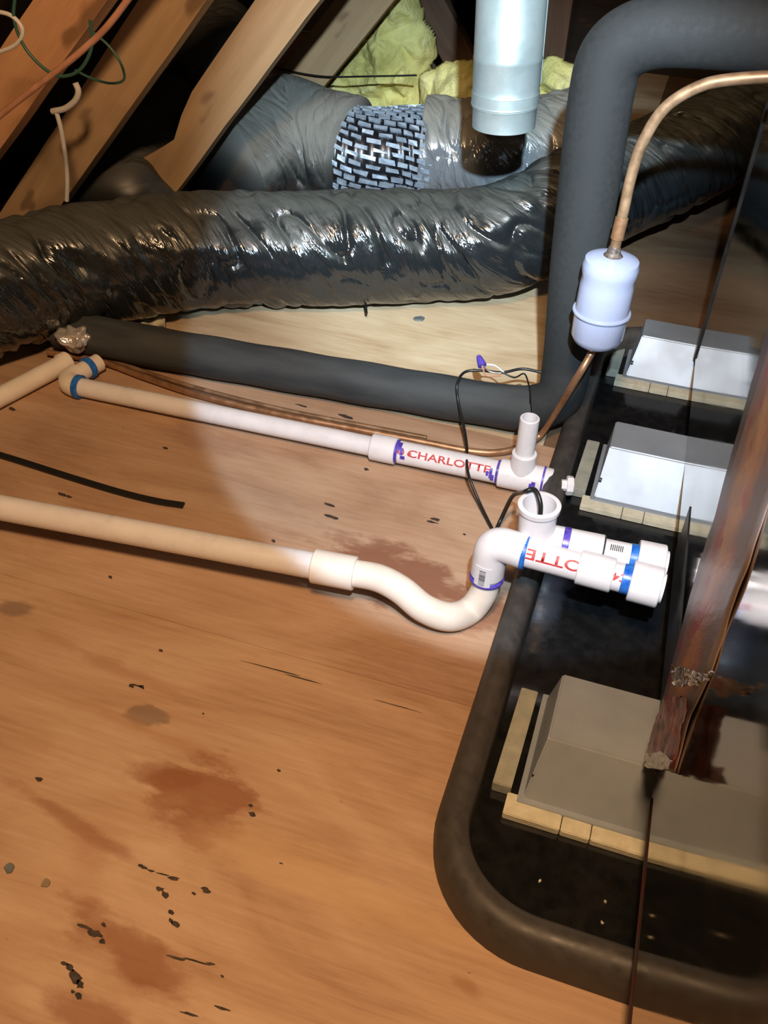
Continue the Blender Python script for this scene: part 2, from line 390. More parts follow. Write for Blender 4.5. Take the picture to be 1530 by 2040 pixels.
# rafters: boards standing in upright planes one behind the other
def depth(p): return RC[2].dot(p - CAM)
def plane_for(px, py, d):  # y of the point on this ray at a given depth
    r = ray(px, py); return (r * (d / F)).y
RAF = [((150, 0), (0, 215), 1.42, 104, 'timber_warm_lit', 'orange lit rafter board crossing the top left corner of the picture'),
       ((352, 0), (88, 385), 1.58, 94, 'timber', 'tan rafter board coming down behind the white hanging cable'),
       ((577, 0), (325, 350), 1.65, 90, 'timber', 'rafter board with a broken lower edge between the dark duct and the dusty duct'),
       ((728, 0), (592, 172), 2.20, 84, 'timber', 'rafter board beside the yellow insulation, foot behind the duct elbow')]
deck_pts = []
for (t, b, d, wpx, mm, lab) in RAF:
    y = plane_for((t[0] + b[0]) / 2, (t[1] + b[1]) / 2, d)
    p0, p1 = at(*b, y=y), at(*t, y=y); u = (p1 - p0).normalized(); nrm = Vector((-u.z, 0, u.x)) if u.x > 0 else Vector((u.z, 0, -u.x))
    hw = .5 * wpx * d / F * 1.0
    s0 = -(p0.z - .005) / u.z if u.z > .1 else -.3
    a = p0 + u * (s0 - .0); c = p1 + u * .75
    deck_pts.append((p0 + nrm * hw, u, nrm, y))
    L = (c - a).length
    # board built lying along its own x so that the grain runs with it
    bm = bmesh.new(); nseg = 28; rows = []
    for i in range(nseg + 1):
        x = L * i / nseg; e0 = -hw + noise.noise(Vector((x * 9, y * 7, 0))) * .002; e1 = hw + noise.noise(Vector((x * 9, y * 7, 5))) * .002
        if 'broken' in lab:
            sx = (p0 + u * .0 - a).length
            for cx, dep, ww in ((sx + .09, .022, .05), (sx - .04, -.016, .05)): e1 -= dep * math.exp(-((x - cx) / ww) ** 2)
        rows.append([bm.verts.new((x, ys, zs)) for ys, zs in ((-.019, e0), (.019, e0), (.019, e1), (-.019, e1))])
    for A, B in zip(rows, rows[1:]):
        for k in range(4): bm.faces.new((A[k], A[(k + 1) % 4], B[(k + 1) % 4], B[k]))
    bm.faces.new(rows[0]); bm.faces.new(rows[-1][::-1])
    o = from_bm('rafter', bm, mm, None, False)
    o.matrix_world = Matrix.Translation(a) @ Matrix((u, Vector((0, 1, 0)), nrm)).transposed().to_4x4()
    tag(o, lab, 'rafter')
# roof boards nailed across the backs of the rafters
p, u, nv, _ = deck_pts[2]
pp = [q[0].dot(nv) for q in deck_pts]; off = max(pp) + .012
base = p + nv * (off - p.dot(nv))
a = base - u * ((base.z - .0) / u.z); c = base + u * 2.2
quad = [Vector((a.x, -.5, a.z)), Vector((a.x, Y3, a.z)), Vector((c.x, Y3, c.z)), Vector((c.x, -.5, c.z))]
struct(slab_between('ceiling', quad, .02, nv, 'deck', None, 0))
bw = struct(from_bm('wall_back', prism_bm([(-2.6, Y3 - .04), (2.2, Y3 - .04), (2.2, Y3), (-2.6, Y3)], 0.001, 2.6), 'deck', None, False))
# truss web boards in front of the back wall
def board(name, p0, p1, wd, th, m, label):
    p0, p1 = Vector(p0), Vector(p1); u = (p1 - p0).normalized(); yv = Vector((0, 1, 0)); nv = u.cross(yv).normalized(); yv = nv.cross(u)
    bm = hexa_bm([(0, -th / 2, -wd / 2), (0, th / 2, -wd / 2), (0, th / 2, wd / 2), (0, -th / 2, wd / 2)],
                 [((p1 - p0).length, -th / 2, -wd / 2), ((p1 - p0).length, th / 2, -wd / 2), ((p1 - p0).length, th / 2, wd / 2), ((p1 - p0).length, -th / 2, wd / 2)], .001)
    o = from_bm(name, bm, m, None, False)
    o.matrix_world = Matrix.Translation(p0) @ Matrix((u, yv, nv)).transposed().to_4x4()
    return tag(o, label, 'board')
yb = 2.75
q0, q1 = at(935, 150, y=yb), at(835, -40, y=yb); uu = (q1 - q0).normalized()
board('truss_board', q0 - uu * (q0.z / uu.z) * .98, q1 + uu * .08, .085, .038, 'timber_dark', 'brown truss board slanting down to the insulation left of the galvanised pipe')
q0, q1 = at(1085, 160, y=yb), at(1112, -40, y=yb); uu = (q1 - q0).normalized()
board('truss_board', q0 - uu * (q0.z / uu.z) * .98, q1 + uu * .08, .095, .038, 'timber_dark', 'brown upright truss board just right of the galvanised pipe')
q0, q1 = at(440, 110, y=2.6), at(450, -40, y=2.6); uu = (q1 - q0).normalized()
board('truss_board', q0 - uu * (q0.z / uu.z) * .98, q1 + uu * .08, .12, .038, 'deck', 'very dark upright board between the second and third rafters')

# ------------------------------------------------------------------ air handler cabinet
def fx(y): return .1223 - .0207 * y
FN = Vector((-1, -.0207, 0)).normalized()
def onface(px, py, off=0.0):
    d = ray(px, py); k = .1223 - off - (CAM.x + .0207 * CAM.y); return CAM + d * (k / (d.x + .0207 * d.y))
ZB = .0760
ch = thing('air_handler', 'mirror smooth grey metal air handler cabinet standing over the drain pan', 'appliance', (fx(.6) + .27, .6, ZB))
def cab_panel(name, y0, y1, z0, z1, m, proud=0.0, depth_=.5, bev=.003):
    poly = [(fx(y0) - proud, y0), (fx(y0) + depth_, y0), (fx(y1) + depth_, y1), (fx(y1) - proud, y1)]
    return from_bm(name, prism_bm(poly, z0, z1, bev=bev), m, ch, True, 30)
YC0, YC1, YS = -.12, 1.43, .585
cab_panel('body', YC0 + .004, YC1 - .004, ZB + .001, .80, 'cabinet', -.004, .5)
cab_panel('side_panel', YC0, YS - .0015, ZB, .80, 'cabinet', 0, .012, .0015)
cab_panel('side_panel', YS + .0015, YC1, ZB, .80, 'cabinet', 0, .012, .0015)
o = cab_panel('bottom_edge', YC0, .56, ZB - .003, ZB + .002, 'edge_rust', .0015, .012, .0008); o['label'] = 'dark red bottom edge'
cab_panel('corner_trim', YC1 - .018, YC1 + .002, ZB, .80, M['port'], .0025, .02, .001)
o = cab_panel('drain_port_plate', .64, .93, ZB - .002, .150, 'port', .0012, .01, .002); o['label'] = 'black plastic plate around the drain ports'
# orange film band over the panel seam
lf = [(1536, 640), (1490, 800), (1432, 1005), (1398, 1115), (1362, 1240), (1338, 1330), (1312, 1430), (1290, 1525)]
rt = [(1640, 700), (1590, 850), (1528, 1010), (1492, 1130), (1450, 1240), (1420, 1335), (1378, 1430), (1345, 1540)]
bm = bmesh.new(); uvl = bm.loops.layers.uv.verify(); rows = []
NL = 60
def lerp_poly(P, t):
    x = t * (len(P) - 1); i = min(int(x), len(P) - 2); f = x - i; return (P[i][0] * (1 - f) + P[i + 1][0] * f, P[i][1] * (1 - f) + P[i + 1][1] * f)
def crumple(p, a, s): return a * (noise.noise(p * s) + .6 * noise.noise(p * s * 2.7))
for i in range(NL + 1):
    A, B = lerp_poly(lf, i / NL), lerp_poly(rt, i / NL); row = []
    for k in range(9):
        t = k / 8; px, py = A[0] * (1 - t) + B[0] * t, A[1] * (1 - t) + B[1] * t
        p = onface(px, py, .0008); row.append(p + FN * (.0012 * math.sin(PI * t) + crumple(p, .0012, 16) + .0012))
    rows.append(row)
V = [[bm.verts.new(p) for p in r] for r in rows]; V2 = [[bm.verts.new(p - FN * .0012) for p in r] for r in rows]
for i in range(NL):
    for k in range(8):
        f = bm.faces.new((V[i][k], V[i][k + 1], V[i + 1][k + 1], V[i + 1][k]))
        for lp_, (a_, b_) in zip(f.loops, ((k, i), (k + 1, i), (k + 1, i + 1), (k, i + 1))): lp_[uvl].uv = (a_ / 8, b_ / NL)
        bm.faces.new((V2[i][k], V2[i + 1][k], V2[i + 1][k + 1], V2[i][k + 1]))
for i in range(NL):
    for k in (0, 8): bm.faces.new((V[i][k], V[i + 1][k], V2[i + 1][k], V2[i][k]))
for k in range(8):
    for i in (0, NL): bm.faces.new((V[i][k], V[i][k + 1], V2[i][k + 1], V2[i][k]))
o = from_bm('seam_tape', bm, 'film', ch); o['label'] = 'orange brown tape with red blotches over the panel seam'
# crumpled clear film and red stained end at its foot
def crumpled(name, quad, m, amp, scale, parent, off=.012, n_=14, lab=None):
    bm = bmesh.new(); G = []; G2 = []
    for i in range(n_ + 1):
        r = []; r2 = []
        for j in range(n_ + 1):
            s, t = i / n_, j / n_
            px = (quad[0][0] * (1 - s) + quad[1][0] * s) * (1 - t) + (quad[3][0] * (1 - s) + quad[2][0] * s) * t
            py = (quad[0][1] * (1 - s) + quad[1][1] * s) * (1 - t) + (quad[3][1] * (1 - s) + quad[2][1] * s) * t
            p = onface(px, py, off); p = p + FN * crumple(p, amp, scale) + Vector((0, crumple(p + Vector((3, 0, 0)), amp, scale), crumple(p + Vector((0, 5, 0)), amp, scale)))
            r.append(bm.verts.new(p)); r2.append(bm.verts.new(p - FN * .0008))
        G.append(r); G2.append(r2)
    for i in range(n_):
        for j in range(n_):
            bm.faces.new((G[i][j], G[i + 1][j], G[i + 1][j + 1], G[i][j + 1])); bm.faces.new((G2[i][j], G2[i][j + 1], G2[i + 1][j + 1], G2[i + 1][j]))
    o = from_bm(name, bm, m, parent)
    if lab: o['label'] = lab
    return o
crumpled('crumpled_film', [(1335, 1325), (1425, 1345), (1392, 1362), (1345, 1368)], 'film_crumple', .004, 60, ch, .016, 14, 'shiny crumpled clear film')
crumpled('tape_end', [(1322, 1385), (1372, 1390), (1340, 1535), (1280, 1525)], 'film_red', .003, 60, ch, .014, 16, 'dark red stained tape end')
crumpled('crumpled_film', [(1285, 1500), (1330, 1500), (1335, 1535), (1288, 1530)], 'film_crumple', .003, 70, ch, .020, 8)

# ------------------------------------------------------------------ drain pan
pan = thing('drain_pan', 'black plastic drain pan with thick rounded rim under the cabinet', 'pan', (.2, 1.0, 0))
px0, px1, py0, py1, cr = -.083, .62, .398, 1.56, .115
def rrect(x0, x1, y0, y1, r, n_=14):
    pts = []
    for cx, cy, a0 in ((x1 - r, y1 - r, 0), (x0 + r, y1 - r, PI / 2), (x0 + r, y0 + r, PI), (x1 - r, y0 + r, 1.5 * PI)):
        for k in range(n_ + 1): a = a0 + PI / 2 * k / n_; pts.append((cx + math.cos(a) * r, cy + math.sin(a) * r))
    return pts
prof = [(0, .001), (-.001, .020), (.001, .036), (.006, .045), (.014, .0495), (.022, .049), (.029, .044), (.032, .036), (.033, .020), (.0345, .0045)]
bm = bmesh.new(); R = [[bm.verts.new((x, y, z)) for x, y in rrect(px0 + i, px1 - i, py0 + i, py1 - i, cr - i * .9)] for i, z in prof]
nn = len(R[0])
for A, B in zip(R, R[1:]):
    for k in range(nn): bm.faces.new((A[k], A[(k + 1) % nn], B[(k + 1) % nn], B[k]))
from_bm('rim', bm, 'rim', pan)
from_bm('pan_floor', prism_bm(rrect(px0 + .03, px1 - .03, py0 + .03, py1 - .03, cr - .03), .0015, .0048), 'pan', pan, False)
# clamp screws and bits lying in the wet pan
for (a, b_) in (((1075, 1755), 4), ((1205, 1795), 6), ((1200, 1838), 7)):
    p = at(*a, z=.006); bm = bmesh.new(); bmesh.ops.create_icosphere(bm, subdivisions=1, radius=.0016)
    for v_ in bm.verts: v_.co *= random.uniform(.6, 1.5)
    bmesh.ops.translate(bm, verts=bm.verts, vec=(p.x, p.y, .006))
    o = from_bm('crumb', bm, 'strip', None, False)
    tag(o, {1075: 'tiny pale crumb in the black pan, left one of three', 1205: 'tiny pale crumb in the black pan, upper one of the right pair' if a[1] < 1800 else 'tiny pale crumb in the black pan', 1200: 'tiny pale crumb in the black pan, the one nearest the front rim'}[a[0]], 'debris', 'crumbs in the drain pan')

# ------------------------------------------------------------------ metal stands in the pan
def stand(base, top, h, label, mirror_tab, mm='stand'):
    x0, y0, x1, y1 = base; a0, b0, a1, b1 = top; z0 = .0048
    t = thing('equipment_stand', label, 'stand', (x0, y0, z0), 'metal stands carrying the cabinet')
    del t['group']
    zb = z0 + .009
    bm = hexa_bm([(x0 + .012, y0 + .012, zb), (x1, y0 + .012, zb), (x1, y1 - .003, zb), (x0 + .012, y1 - .003, zb)], [(a0, b0, h), (a1, b0, h), (a1, b1, h), (a0, b1, h)], .0018)
    from_bm('shell', bm, mm, t, True, 20)
    # foot flange
    from_bm('flange', prism_bm([(x0 + .007, y0 + .007), (x1, y0 + .007), (x1, y1), (x0 + .007, y1)], z0 + .0075, z0 + .0115, bev=.0006), mm, t, True, 20)
    # punched tabs along the sloping side
    for k in range(3):
        s = (k + .8) / 4.2; p = Vector((x0 + .014 + (a0 - x0 - .014) * .35, y0 + (y1 - y0) * (.2 + .22 * k), zb + (h - zb) * .35))
        from_bm('side_dimple', tube_bm([p + Vector((.002, 0, 0)), p - Vector((.0012, 0, -.0004))], .0035, 10), 'port', t, True, 40)
    # foam strips: the front one in three butted lengths, one along the side
    xs = [x0 - .004, x0 + .055, x0 + .085, x1]
    for a, b_ in zip(xs, xs[1:]):
        o = from_bm('foam_strip', prism_bm([(a + .0005, y0 - .010), (b_ - .0005, y0 - .010), (b_ - .0005, y0 + .016), (a + .0005, y0 + .016)], z0, z0 + .0095 + random.uniform(-.0006, .0006), bev=.001), 'strip', t, False)
    o = from_bm('foam_strip', prism_bm([(x0 - .021, y0 + .018), (x0 - .001, y0 + .018), (x0 + .001, y1 - .002), (x0 - .018, y1 - .002)], z0, z0 + .015, bev=.001), 'strip_end', t, False)
    return t
HB = .0750
b3 = [at(1092, 1469, z=HB), at(1123, 1342, z=HB)]
stand((-.019, .547, .21, .700), (b3[0].x, b3[0].y, .19, b3[1].y), HB, 'nearest galvanised stand in the pan, in warm light with a cream strip at its foot', True)
b2 = [at(1215, 890, z=HB), at(1242, 841, z=HB)]; y2 = at(1167, 987, z=.016).y
stand((-.023, y2 - .012, .21, b2[1].y + .02), (b2[0].x, b2[0].y, .19, b2[1].y), HB, 'middle galvanised stand in the pan, bluish lit front, behind the white drain pipes', True)
b1 = [at(1276, 668, z=HB), at(1268, 636, z=HB)]; y1_ = at(1234, 746, z=.016).y
stand((-.021, y1_ - .012, .21, b1[1].y + .02), (b1[0].x + .003, b1[0].y, .19, b1[1].y + .01), HB, 'farthest galvanised stand in the pan, brightly lit front, behind the filter drier', True)

# ------------------------------------------------------------------ white drain piping
def mesh_text(name, body, size, center, xdir, axis_pt, axis_dir, rad, m, parent, flip=False, stretch=1.2):
    """letters bent round a pipe: centre = point on the pipe surface, xdir = reading direction"""
    c = bpy.data.curves.new('txt', 'FONT'); c.body = body; c.size = size; c.align_x = 'CENTER'; c.align_y = 'CENTER'; c.resolution_u = 3; c.offset = size * .018
    o = bpy.data.objects.new('txt', c); COL.objects.link(o)
    dg = bpy.context.evaluated_depsgraph_get(); me = bpy.data.meshes.new_from_object(o.evaluated_get(dg)); bpy.data.objects.remove(o)
    bm = bmesh.new(); bm.from_mesh(me); bpy.data.meshes.remove(me)
    bmesh.ops.subdivide_edges(bm, edges=bm.edges, cuts=1)
    A = Vector(axis_pt); t = Vector(axis_dir).normalized(); C0 = Vector(center)
    s0 = (C0 - A).dot(t); radial = (C0 - A - t * s0).normalized(); side = t.cross(radial)
    sgn = 1 if Vector(xdir).dot(t) > 0 else -1
    for v in bm.verts:
        x, y = v.co.x * stretch, v.co.y; phi = y / rad
        # up of the text is perpendicular to reading direction and outward normal
        upv = radial.cross(t * sgn)
        v.co = A + t * (s0 + x * sgn) + (radial * math.cos(phi) + upv * math.sin(phi)) * (rad + .00025)
    o = from_bm(name, bm, m, parent, False); return o
def facing(axis_pt, axis_dir, rad, s):  # point on a pipe's surface turned to the camera
    A = Vector(axis_pt); t = Vector(axis_dir).normalized(); p = A + t * s; v = CAM - p; v = (v - t * v.dot(t)).normalized(); return p + v * rad
def along(a, b, px):  # parameter of the segment point whose image x is px
    lo, hi = 0.0, 1.0
    def ix(t): q = RC @ (a + (b - a) * t - CAM); return q.x / q.z * F + W / 2
    inc = ix(1) > ix(0)
    for _ in range(40):
        mid = (lo + hi) / 2
        if (ix(mid) < px) == inc: lo = mid
        else: hi = mid
    return a + (b - a) * lo
RP = .0158
# upper run lying on the floor
up = thing('drain_pipe', 'upper white plastic pipe along the floor with short open riser and tee', 'pipe', (-.45, 1.07, 0))
ua, ub = at(150, 769, z=RP + .002), at(1100, 962, z=RP + .012)
joint = along(ua, ub, 765)
tube('pipe', [ua, joint], .0150, 'pvc', up, 28)
tube('pipe', [joint, ub], .0172, 'pvc', up, 28)
t = (ub - ua).normalized()
sleeve('coupling', along(ua, ub, 741), along(ua, ub, 790), .014, .0205, 'pvc', up)
sleeve('primer_band', along(ua, ub, 786), along(ua, ub, 797), .015, .0176, 'primer_purple', up)['label'] = 'purple primer band'
mesh_text('lettering', 'CHARLOTTE', .0150, facing(joint, t, .0172, (along(ua, ub, 897) - joint).length), t, joint, t, .0172, 'red_ink', up, stretch=1.45)['label'] = 'red printed lettering CHARLOTTE'
mesh_text('lettering', '40 e', .012, facing(joint, t, .0172, (along(ua, ub, 808) - joint).length), t, joint, t, .0172, 'red_ink', up)
sleeve('tee', along(ua, ub, 995), along(ua, ub, 1086), .015, .0212, 'pvc', up)
sleeve('primer_band', along(ua, ub, 989), along(ua, ub, 997), .015, .0177, 'primer_purple', up)
sleeve('primer_band', along(ua, ub, 1079), along(ua, ub, 1085), .0200, .0217, 'primer_purple', up)
sleeve('end_cap', along(ua, ub, 1084), along(ua, ub, 1102), .012, .0205, 'pvc', up)
tp = along(ua, ub, 1038); top_ = at(1056, 832, y=tp.y)
mid = tp + (top_ - tp) * .42
sleeve('riser_socket', tp + (top_ - tp) * .08, mid, .010, .0178, 'pvc', up)
sleeve('riser', mid - (top_ - tp) * .05, top_, .0105, .0136, 'pvc', up)
# adapter with bolt end beyond the pan rim
e2 = at(1135, 968, z=RP + .028)
tube('pipe', [ub, along(ub, e2, 1120)], .012, 'port', up, 20)
lathe('threaded_plug', at(1118, 966, z=.046), at(1143, 968, z=.046), [(0, 0), (0, .008), (.4, .008), (.4, .013), (.55, .014), (.9, .0135), (1, .011), (1, 0)], 'pvc', up, 8)
# far elbow turning away at the left end
ea = ua; eb = at(132, 745, z=RP + .002); ec = at(197, 722, z=RP + .003)
ep = bend([along(ua, ub, 200), at(120, 764, z=RP + .002), ec], .035)
tube('elbow', ep[1:-1] if len(ep) > 4 else ep, .0178, 'pvc_warm', up, 28)
tube('pipe', [ep[-2], ec], .0150, 'pvc_warm', up, 24)
sleeve('primer_band', along(ua, ub, 152), along(ua, ub, 163), .015, .0195, 'primer_blue', up)['label'] = 'blue primer band'
q = (ec - ep[-2]).normalized(); mid2 = ep[-2] + (ec - ep[-2]) * .5
sleeve('primer_band', mid2 - q * .005, mid2 + q * .006, .014, .0182, 'primer_blue', up)

# second pipe, at the far left
lp = thing('drain_pipe', 'short cream plastic pipe at left edge running up beside the elbow', 'pipe', (-.95, 1.0, 0))
tube('pipe', [at(-60, 822, z=RP + .002), at(128, 724, z=RP + .002)], .0158, 'pvc_warm', lp, 24)
sleeve('coupling', at(120, 728, z=RP + .002), at(136, 720, z=RP + .002), .012, .0182, 'pvc_warm', lp)

# lower run with trap
tr = thing('drain_trap_pipe', 'lower white plastic pipe with swooping trap and elbow into the cabinet', 'pipe', (-.3, .8, 0))
zr = .052; yl = .79
la = at(-70, 998, z=zr); lb = at(705, 1143, z=zr)
tube('pipe', [la, at(645, 1131, z=zr)], .0168, 'pvc', tr, 28)
sleeve('coupling', at(624, 1127, z=zr), at(708, 1143, z=zr), .015, .0215, 'pvc_warm', tr)
ze = .118; PE = at(1000, 1092, z=ze)  # elbow corner
pd = at(972, 1098, z=ze)
corner = at(978, 1086, z=ze)
down = at(968, 1165, y=corner.y + .0)
tb = [at(700, 1141, z=zr), at(755, 1152, z=zr + .001), at(800, 1176, z=.046), at(845, 1212, z=.033), at(895, 1229, z=.024), at(935, 1216, y=corner.y - .012), at(962, 1182, y=corner.y - .004), at(972, 1145, y=corner.y)]
tube('trap_bend', catmull(tb, 10), lambda s: .0168 + .001 * math.sin(s * PI), 'pvc_warm', tr, 32)
eb_ = [at(970, 1150, y=corner.y), at(977, 1082, y=corner.y), at(1050, 1100, z=ze)]
tube('elbow', bend([at(971, 1140, y=corner.y), at(981, 1078, y=corner.y), at(1046, 1100, z=ze)], .030, 14), .0205, 'pvc', tr, 32)
sleeve('primer_band', at(969, 1152, y=corner.y), at(970, 1146, y=corner.y), .015, .0212, 'primer_purple', tr)
p0 = at(1040, 1099, z=ze); p1 = at(1322, 1173, z=ze)
t2 = (p1 - p0).normalized()
tube('pipe', [p0, p1], .0170, 'pvc', tr, 32)
def L2(px): return along(p0, p1, px)
sleeve('primer_band', L2(1038), L2(1051), .015, .0208, 'primer_blue', tr)['label'] = 'bright blue primer band'
mesh_text('lettering', 'OTTE', .0175, facing(p0, t2, .0170, (L2(1105) - p0).length), -t2, p0, t2, .0170, 'red_ink', tr, stretch=1.5)['label'] = 'upside down red lettering OTTE'
sleeve('coupling', L2(1152), L2(1222), .015, .0205, 'pvc', tr)
sleeve('primer_band', L2(1238), L2(1258), .015, .0176, 'primer_blue', tr)
sleeve('adapter', L2(1256), L2(1316), .012, .0238, 'pvc', tr)
mesh_text('lettering', 'C4', .013, facing(p0, t2, .0171, (L2(1237) - p0).length), -t2, p0, t2, .0171, 'red_ink', tr)
# bar code sticker on the elbow
def curved_patch(name, A, t, radial, rad, l0, l1, f0, f1, m, parent, n_=8):
    bm = bmesh.new(); t = t.normalized(); s = t.cross(radial); G = []
    for i in range(n_ + 1):
        f = f0 + (f1 - f0) * i / n_; rv = radial * math.cos(f) + s * math.sin(f); G.append([bm.verts.new(A + t * l + rv * r_) for l, r_ in ((l0, rad), (l1, rad), (l1, rad - .0006), (l0, rad - .0006))])
    for P_, Q_ in zip(G, G[1:]):
        for k in range(4): bm.faces.new((P_[k], P_[(k + 1) % 4], Q_[(k + 1) % 4], Q_[k]))
    bm.faces.new(G[0]); bm.faces.new(G[-1][::-1])
    return from_bm(name, bm, m, parent, True, 40)
for (a, a2, f0, f1) in ((796, 803, -.9, -.1), (801, 807, -.35, .25), (803, 812, .3, .6), (972, 977, .1, .5), (978, 984, -.2, .7), (981, 988, .35, .9), (1058, 1064, .35, .8), (1062, 1070, .2, .5)):
    q = along(ua, ub, a); q2 = along(ua, ub, a2); rr_ = .0179 if a < 995 else .0219; rv = CAM - q; rv = (rv - t * rv.dot(t)).normalized()
    curved_patch('primer_drip', q, t, rv, rr_, 0, (q2 - q).length, f0, f1, 'primer_purple', up, 10)
A0 = at(971, 1140, y=corner.y); A1 = at(978, 1095, y=corner.y); tt = (A1 - A0).normalized(); rv = CAM - A0; rv = (rv - tt * rv.dot(tt)).normalized()
stk = curved_patch('sticker', A0, tt, rv, .0210, -.006, .024, -.75, .25, 'barcode_paper', tr)
for k in range(11):
    l = -.004 + k * .0022; w_ = random.choice((.0006, .0011, .0014)); curved_patch('bar', A0, tt, rv, .0212, l, l + w_, -.45, -.08, 'black_ink', stk, 4)
# upper short drain into the cabinet with the wide float switch cup
dr = thing('float_switch_drain', 'white drain stub behind the trap pipe with wide open upright cup', 'pipe', (-.02, .84, ze))
zc = .118
d0 = at(1062, 1072, z=zc); d1 = at(1328, 1127, z=zc); t3 = (d1 - d0).normalized()
def L3(px): return along(d0, d1, px)
tube('pipe', [L3(1075), d1], .0170, 'pvc', dr, 32)
sleeve('tee_arm', L3(1080), L3(1200), .014, .0208, 'pvc', dr)
sleeve('primer_band', L3(1118), L3(1134), .0195, .0213, 'primer_purple', dr)['label'] = 'dark purple primer band'
sleeve('primer_line', L3(1198), L3(1202), .016, .0212, 'black_ink', dr)
mesh_text('lettering', 'IIIIIII', .011, facing(d0, t3, .0171, (L3(1224) - d0).length) + Vector((0, .007, .006)), -t3, d0, t3, .0171, 'black_ink', dr, stretch=.8)
sleeve('primer_band', L3(1252), L3(1270), .015, .0176, 'primer_blue', dr)
sleeve('adapter', L3(1268), L3(1322), .012, .0236, 'pvc', dr)
cb = L3(1066); ctop = at(1075, 1004, y=cb.y); cu = (ctop - cb).normalized()
cl = (ctop - cb).length
lathe('cup', cb - cu * .018, ctop, [(0, 0), (0, .017), (.12, .0195), (.2, .0215), (.9, .0220), (.905, .0245), (.99, .0250), (1, .0240), (1, .0195), (.4, .0185), (.4, 0)], 'pvc', dr)
# ------------------------------------------------------------------ insulated suction line
su = thing('insulated_suction_line', 'thick black foam covered pipe rising beside the cabinet and running left on the floor', 'pipe', (-.12, 1.25, 0))
YV = 1.262
sp = [at(120, 655, z=.040), at(300, 690, z=.039), at(500, 725, z=.039), at(800, 776, z=.040), at(980, 806, z=.042), at(1060, 812, z=.050),
      at(1112, 790, y=1.235), at(1130, 720, y=YV), at(1150, 560, y=YV), at(1172, 380, y=YV), at(1196, 200, y=YV), at(1222, 110, y=YV), at(1290, 68, y=YV), at(1400, 62, y=YV), at(1640, 78, y=YV)]
path = catmull(sp, 12)
nfl = 12 * 5
tube('floor_insulation', path[:nfl + 1], lambda s: .0345 + .0007 * math.sin(s * 40), 'foam_dusty', su, 40)
tube('riser_insulation', path[nfl:], lambda s: .0350 + .006 * min(1, s * 3) , 'foam', su, 44)

# liquid line with filter drier
YD = 1.165
dt, db = at(1221, 512, y=YD), at(1186, 682, y=YD)
dd = thing('filter_drier', 'pale blue painted filter drier canister in the copper line', 'canister', db)
ax = db - dt; 
lathe('canister', dt, db, [(-.02, 0), (-.02, .010), (-.005, .024), (.03, .0345), (.09, .0365), (.16, .0365), (.22, .0345), (.30, .0355), (.60, .0358), (.64, .0358), (.90, .0352), (.97, .031), (1.03, .020), (1.05, .008), (1.05, 0)], 'drier', dd, 48)
lathe('weld_bead', dt, db, [(.60, .0350), (.605, .0385), (.62, .0392), (.635, .0385), (.64, .0350)], 'drier', dd, 48)
lathe('inlet_joint', dt - ax * .13, dt + ax * .0, [(0, .0062), (.3, .0085), (.55, .0085), (.8, .011), (1, .016), (1, 0)], 'braze', dd, 20)
c1 = thing('liquid_line', 'bare copper tube arching from the cabinet down to the drier', 'pipe', dt)
hi = [at(1226, 490, y=YD), at(1240, 430, y=YD), at(1258, 350, y=YD), at(1280, 285, y=YD), at(1322, 218, y=YD), at(1385, 176, y=YD), at(1460, 158, y=YD), at(1640, 148, y=YD)]
tube('tube', catmull(hi, 12), .0068, 'copper_dull', c1, 16)
tube('joint_sleeve', [at(1229, 475, y=YD), at(1239, 434, y=YD)], .0082, 'copper', c1, 16)['label'] = 'bright orange heated copper joint'
c2 = thing('liquid_line', 'long copper tube from under the drier lying along the floor', 'pipe', (-.4, 1.13, 0))
lo = [at(1180, 700, y=YD), at(1150, 752, y=YD - .015), at(1085, 856, z=.030), at(1050, 884, z=.014), at(1000, 900, z=.009), at(940, 899, z=.009), at(850, 882, z=.009), at(720, 857, z=.009), at(560, 826, z=.009),
      at(400, 788, z=.010), at(290, 752, z=.010), at(200, 720, z=.010), at(95, 702, z=.012)]
tube('tube', catmull(lo, 10), .0052, 'copper', c2, 14)
c3 = thing('copper_line', 'thinner copper line beside the long copper tube on the floor', 'pipe', (-.6, 1.13, 0))
lo2 = [at(850, 872, z=.006), at(720, 847, z=.006), at(560, 815, z=.006), at(400, 775, z=.007), at(290, 741, z=.007), at(205, 712, z=.008), at(110, 690, z=.012)]
tube('tube', catmull(lo2, 10), .0036, 'copper_dull', c3, 12)

# ------------------------------------------------------------------ flexible ducts
def wrinkle(seed, amp=.007, low=.006, diag=.55, dens=20):
    def f(s, th, r):
        # periodic in theta: sample on the cylinder, sheared along it
        x, y = math.cos(th), math.sin(th); c = (s + diag * r * math.cos(th))
        a = noise.noise(Vector((c * dens, x * 1.1 + seed, y * 1.1)))
        b = noise.noise(Vector((c * dens * 2.3, x * 2.0, y * 2.0 + seed)))
        g = noise.noise(Vector((s * 5, x * 1.5, y * 1.5 + seed * 2)))
        cw = min(1, max(0, noise.noise(Vector((s * 8, x * 2, y * 2 + seed * 3))) + .65))
        return low * g - amp * cw * ((1 - abs(a) * 2.2) ** 3 if abs(a) < .45 else 0) + amp * .45 * cw * b
    return f
dustiest = {}
def flex(name, pts, rad, m, seed, parent=None, seg=160, n_=60, amp=.0095, low=.006, diag=.55, dens=20, cap=True):
    return from_bm(name, tube_bm(catmull(pts, n_), rad, seg, cap, wrinkle(seed, amp, low, diag, dens)), m, parent)
d1t = thing('flexible_duct', 'big wrinkled black plastic flexible duct crossing behind the floor pipes', 'duct', (-.5, 1.5, 0))
